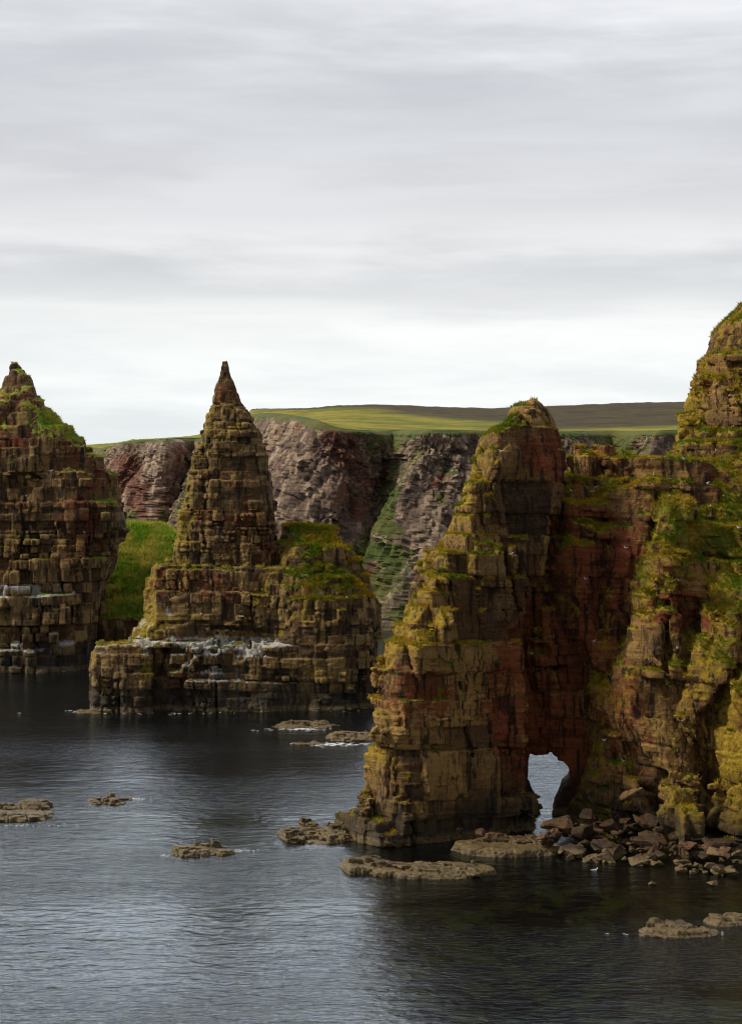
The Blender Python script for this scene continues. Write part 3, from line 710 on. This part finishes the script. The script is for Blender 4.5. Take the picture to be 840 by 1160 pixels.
M_FOAM = simple_mat('foam_white', (.55, .56, .54), (.75, .76, .75), 4)
def foam(spots):
    P = []; Q = []
    r = np.random.default_rng(5)
    for px, py, wx, wy, n, s in spots:
        for _ in range(n):
            qx = px+r.normal(0, wx); qy = py+r.normal(0, wy); D = sea(qy); cx = X(qx, D)
            L = s*r.uniform(.4, 1.6); k = r.integers(6, 9); a = np.linspace(0, 6.283, k, endpoint=False)
            b0 = len(P); rr = r.uniform(.5, 1.1, k)
            zt = r.uniform(.02, .06)
            for j in range(k): P.append((cx+math.cos(a[j])*L*rr[j], D+math.sin(a[j])*L*.3*rr[j], zt*.3))
            P.append((cx, D, zt))
            for j in range(k): Q.append((b0+j, b0+(j+1) % k, b0+k))
    o = mesh_obj('foam', P, Q, M_FOAM)
    tag(o, kind='stuff')
foam([(375, 843, 16, 1.0, 110, .5), (340, 826, 20, .8, 60, .5), (92, 806, 7, .5, 30, .45), (155, 905, 5, .5, 30, .22), (272, 963, 10, .7, 30, .18), (186, 969, 4, .4, 10, .18), (765, 1058, 26, .9, 90, .2), (40, 935, 24, .6, 24, .18), (170, 808, 50, .5, 34, .35), (330, 805, 50, .5, 20, .3), (50, 760, 50, .4, 20, .4)])

# ================================================================== gulls
def gull_mesh():
    def rings(path, seg=8):
        P = []; Q = []
        for (x, z, rx, rz) in path:
            for j in range(seg):
                a = 2*math.pi*j/seg
                P.append((x, math.cos(a)*rx, z+math.sin(a)*rz))
        for i in range(len(path)-1):
            for j in range(seg):
                Q.append((i*seg+j, i*seg+(j+1) % seg, (i+1)*seg+(j+1) % seg, (i+1)*seg+j))
        return P, Q
    body = rings([(-.36, .17, .005, .01), (-.24, .15, .05, .04), (-.10, .14, .10, .09), (.05, .15, .115, .12), (.16, .18, .095, .11), (.21, .24, .055, .06), (.22, .30, .05, .05), (.24, .35, .06, .055), (.28, .355, .045, .045), (.32, .35, .012, .012)])
    wing = rings([(-.42, .19, .004, .008), (-.25, .19, .02, .04), (-.05, .20, .025, .07), (.10, .21, .015, .05), (.14, .21, .003, .01)])
    beak = rings([(.30, .35, .016, .016), (.36, .342, .010, .012), (.385, .33, .003, .004)])
    leg = rings([(0, 0, .008, .008), (0.001, .09, .008, .008)])
    return body, wing, beak, leg
M_W = simple_mat('white_feather', (.70, .70, .68), (.80, .80, .78), 20); M_G = simple_mat('grey_feather', (.32, .33, .35), (.40, .41, .43), 20); M_Y = simple_mat('yellow_bill', (.5, .32, .03), (.55, .36, .05), 20)
gb, gw, gk, _ = gull_mesh()
def gull(loc, rz, label, group, s=1.0, parts=None):
    if parts is None:
        o = mesh_obj('gull', gb[0], gb[1], M_W, smooth=True)
        for sgn in (1, -1):
            mesh_obj('wing', [(a, b_*1+sgn*.095, c) for a, b_, c in gw[0]], gw[1], M_G, o, smooth=True)
            mesh_obj('leg', [(a+q[0]*.0, sgn*.035+q[1], q[2]) for a, q in ((0, q) for q in ((-.008, -.008, 0), (.008, -.008, 0), (.008, .008, 0), (-.008, .008, 0), (-.008, -.008, .1), (.008, -.008, .1), (.008, .008, .1), (-.008, .008, .1)))],
                     [(0, 1, 5, 4), (1, 2, 6, 5), (2, 3, 7, 6), (3, 0, 4, 7)], M_Y, o)
        mesh_obj('beak', gk[0], gk[1], M_Y, o, smooth=True)
    else:
        o = parts.copy(); col.objects.link(o)
        for ch in parts.children:
            c = ch.copy(); col.objects.link(c); c.parent = o
    o.location = loc; o.rotation_euler = (0, 0, rz); o.scale = (s, s, s)
    return tag(o, label, 'gull', group)
proto = None
AV = [q for q in PX if q[5] in ('pinnacle', 'archway', 'crag')]
SV = [q for q in PX if q[5] in ('spire', 'base_ledge', 'grassy_shoulder', 'rock_face', 'grass_slope')]
def perch(px, py, sets, rad=5):
    best = None
    for V, N, fine, vx, vy, nm in sets:
        m = np.where((np.abs(vx-px) < rad) & (np.abs(vy-py) < rad))[0]
        if not len(m): continue
        front = V[m, 1].min()
        m = m[V[m, 1] < front+2.5]
        m2_ = m[(fine[m, 2] > .75)]
        if len(m2_) == 0: continue
        d = (vx[m2_]-px)**2+(vy[m2_]-py)**2+V[m2_, 1]*.2
        q = m2_[d.argmin()]
        if best is None or V[q, 1] < best[1]: best = V[q]
    return best
def add_gull(px, py, sets, label, group, s=1.0):
    global proto
    q = perch(px, py, sets)
    if q is None: return
    g_ = gull((q[0], q[1], q[2]-.02), rng.uniform(0, 6.28), label, group, s, proto)
    if proto is None: proto = g_
GA = 'gulls resting on the arched rock'
for px, py in ((567, 516), (590, 518), (568, 529), (576, 631), (632, 555), (648, 560), (692, 533), (698, 534), (676, 549), (666, 560), (758, 539), (777, 519), (812, 514), (798, 541), (630, 571), (646, 574), (664, 572), (757, 566),
               (796, 549), (820, 565), (833, 560), (803, 575), (795, 604), (823, 618), (710, 620), (664, 655), (500, 738), (482, 760), (497, 756), (512, 757), (530, 745), (481, 605), (506, 634), (760, 655), (768, 663), (769, 736), (775, 733),
               (742, 780), (730, 795), (683, 837), (708, 862), (600, 746), (668, 723), (742, 535), (660, 605), (540, 640), (830, 480), (815, 640), (835, 600), (700, 686)):
    add_gull(px, py, AV, 'small white gull perched on a ledge of the arched rock', GA)
add_gull(748, 592, AV, 'large white gull on the jutting block of the crag', None, 1.7)
for px, py in ((222, 718), (232, 717), (240, 721), (262, 724), (285, 728), (310, 674), (393, 680), (390, 600), (300, 745), (228, 700), (350, 690), (375, 640)):
    add_gull(px, py, SV, 'white gull sitting on a ledge of the pyramid stack', 'gulls on the pyramid stack', 1.25)
for px, py in ((30, 560), (58, 665), (20, 663), (100, 600), (58, 535), (35, 700)):
    add_gull(px, py, SV, 'white gull sitting on a ledge of the left stack', 'gulls on the left stack', 1.4)
D = sea(987)
gull((X(673, D), D, -.08), .2, 'white gull afloat on dark water in front of the boulder heap', None, 1.3, proto)
print('birds %.1fs' % (time.time()-T0))

# ================================================================== sky, sun, camera
SUN_EL, SUN_AZ = math.radians(44), math.radians(-100)       # azimuth from +y, negative = left
w = bpy.data.worlds.new('World'); scene.world = w; w.use_nodes = True
nt = w.node_tree; nt.nodes.clear(); b = NB(nt)
out = b.n('ShaderNodeOutputWorld')
sky = b.n('ShaderNodeTexSky', sky_type='NISHITA'); sky.sun_disc = False; sky.sun_elevation = SUN_EL; sky.sun_rotation = SUN_AZ
bg1 = b.n('ShaderNodeBackground'); bg1.inputs[1].default_value = .10; b.link(sky.outputs[0], bg1.inputs[0])
tc = b.n('ShaderNodeTexCoord')
sx = b.n('ShaderNodeSeparateXYZ'); b.link(tc.outputs['Generated'], sx.inputs[0])
el = sx.outputs[2]
n1 = b.noise(b.mapping(tc.outputs['Generated'], (4.5, 4.5, 34)), 1.0, 6, .55, .3)
n2 = b.noise(b.mapping(tc.outputs['Generated'], (11, 11, 60), loc=(3, 1, 2)), 1.0, 5, .55, .4)
cl = b.math('ADD', b.math('MULTIPLY', n1, .7), b.math('MULTIPLY', n2, .3))
ramp = b.n('ShaderNodeValToRGB'); b.link(b.math('ADD', el, b.math('MULTIPLY', b.math('SUBTRACT', cl, .5), .085)), ramp.inputs[0])
cr = ramp.color_ramp; cr.interpolation = 'EASE'
stops = [(q, tuple(.57*x for x in c)) for q, c in [(0.0, (.67, .71, .72)), (.038, (.71, .735, .74)), (.066, (.71, .72, .715)), (.088, (.54, .545, .56)), (.113, (.61, .61, .615)), (.133, (.55, .55, .565)), (.18, (.51, .515, .535)), (.24, (.66, .665, .68)), (.27, (2.2, 2.22, 2.26)), (.37, (2.2, 2.22, 2.26)), (.47, (.66, .66, .68)), (1.0, (.66, .66, .68))]]  # includes a bright band above the frame, added to lighten the sea's reflection
while len(cr.elements) < len(stops): cr.elements.new(.5)
for e, (q, c) in zip(cr.elements, stops): e.position = q; e.color = (*c, 1)
br_ = b.mix(b.ss(cl, .35, .68), (.90, .90, .908), (1.09, 1.09, 1.085))
c = b.mul(ramp.outputs[0], br_)
# added dimming of the unseen sky behind and at right, to darken rock faces
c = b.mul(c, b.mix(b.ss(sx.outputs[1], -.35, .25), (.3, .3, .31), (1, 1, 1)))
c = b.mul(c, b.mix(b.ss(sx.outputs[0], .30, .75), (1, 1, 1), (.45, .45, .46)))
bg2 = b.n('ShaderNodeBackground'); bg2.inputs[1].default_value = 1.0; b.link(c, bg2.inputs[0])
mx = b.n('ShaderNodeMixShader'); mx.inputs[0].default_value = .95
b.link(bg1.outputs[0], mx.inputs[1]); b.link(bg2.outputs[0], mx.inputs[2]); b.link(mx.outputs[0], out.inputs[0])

sl_ = bpy.data.lights.new('sun', 'SUN'); sl_.energy = 1.5; sl_.angle = math.radians(11); sl_.color = (1, .93, .80)
so = bpy.data.objects.new('sun', sl_); col.objects.link(so)
from mathutils import Vector
dirv = Vector((math.sin(SUN_AZ)*math.cos(SUN_EL), math.cos(SUN_AZ)*math.cos(SUN_EL), math.sin(SUN_EL)))
so.rotation_euler = dirv.to_track_quat('Z', 'Y').to_euler()

cam = bpy.data.cameras.new('camera'); co = bpy.data.objects.new('camera', cam); col.objects.link(co)
co.location = (0, 0, H); co.rotation_euler = (math.radians(90), 0, 0)
cam.sensor_fit = 'VERTICAL'; cam.sensor_height = 24; cam.lens = 24*F/1160.0
cam.shift_y = -(580-HOR)/1160.0
cam.clip_start = 1; cam.clip_end = 20000
scene.camera = co
vs = scene.view_settings; vs.view_transform = 'Standard'; vs.look = 'None'; vs.exposure = 1.2; vs.gamma = 1
scene.cycles.filter_width = 1.15; scene.cycles.max_bounces = 5; scene.cycles.diffuse_bounces = 2; scene.cycles.glossy_bounces = 3; scene.cycles.transparent_max_bounces = 8
print('done %.1fs' % (time.time()-T0))
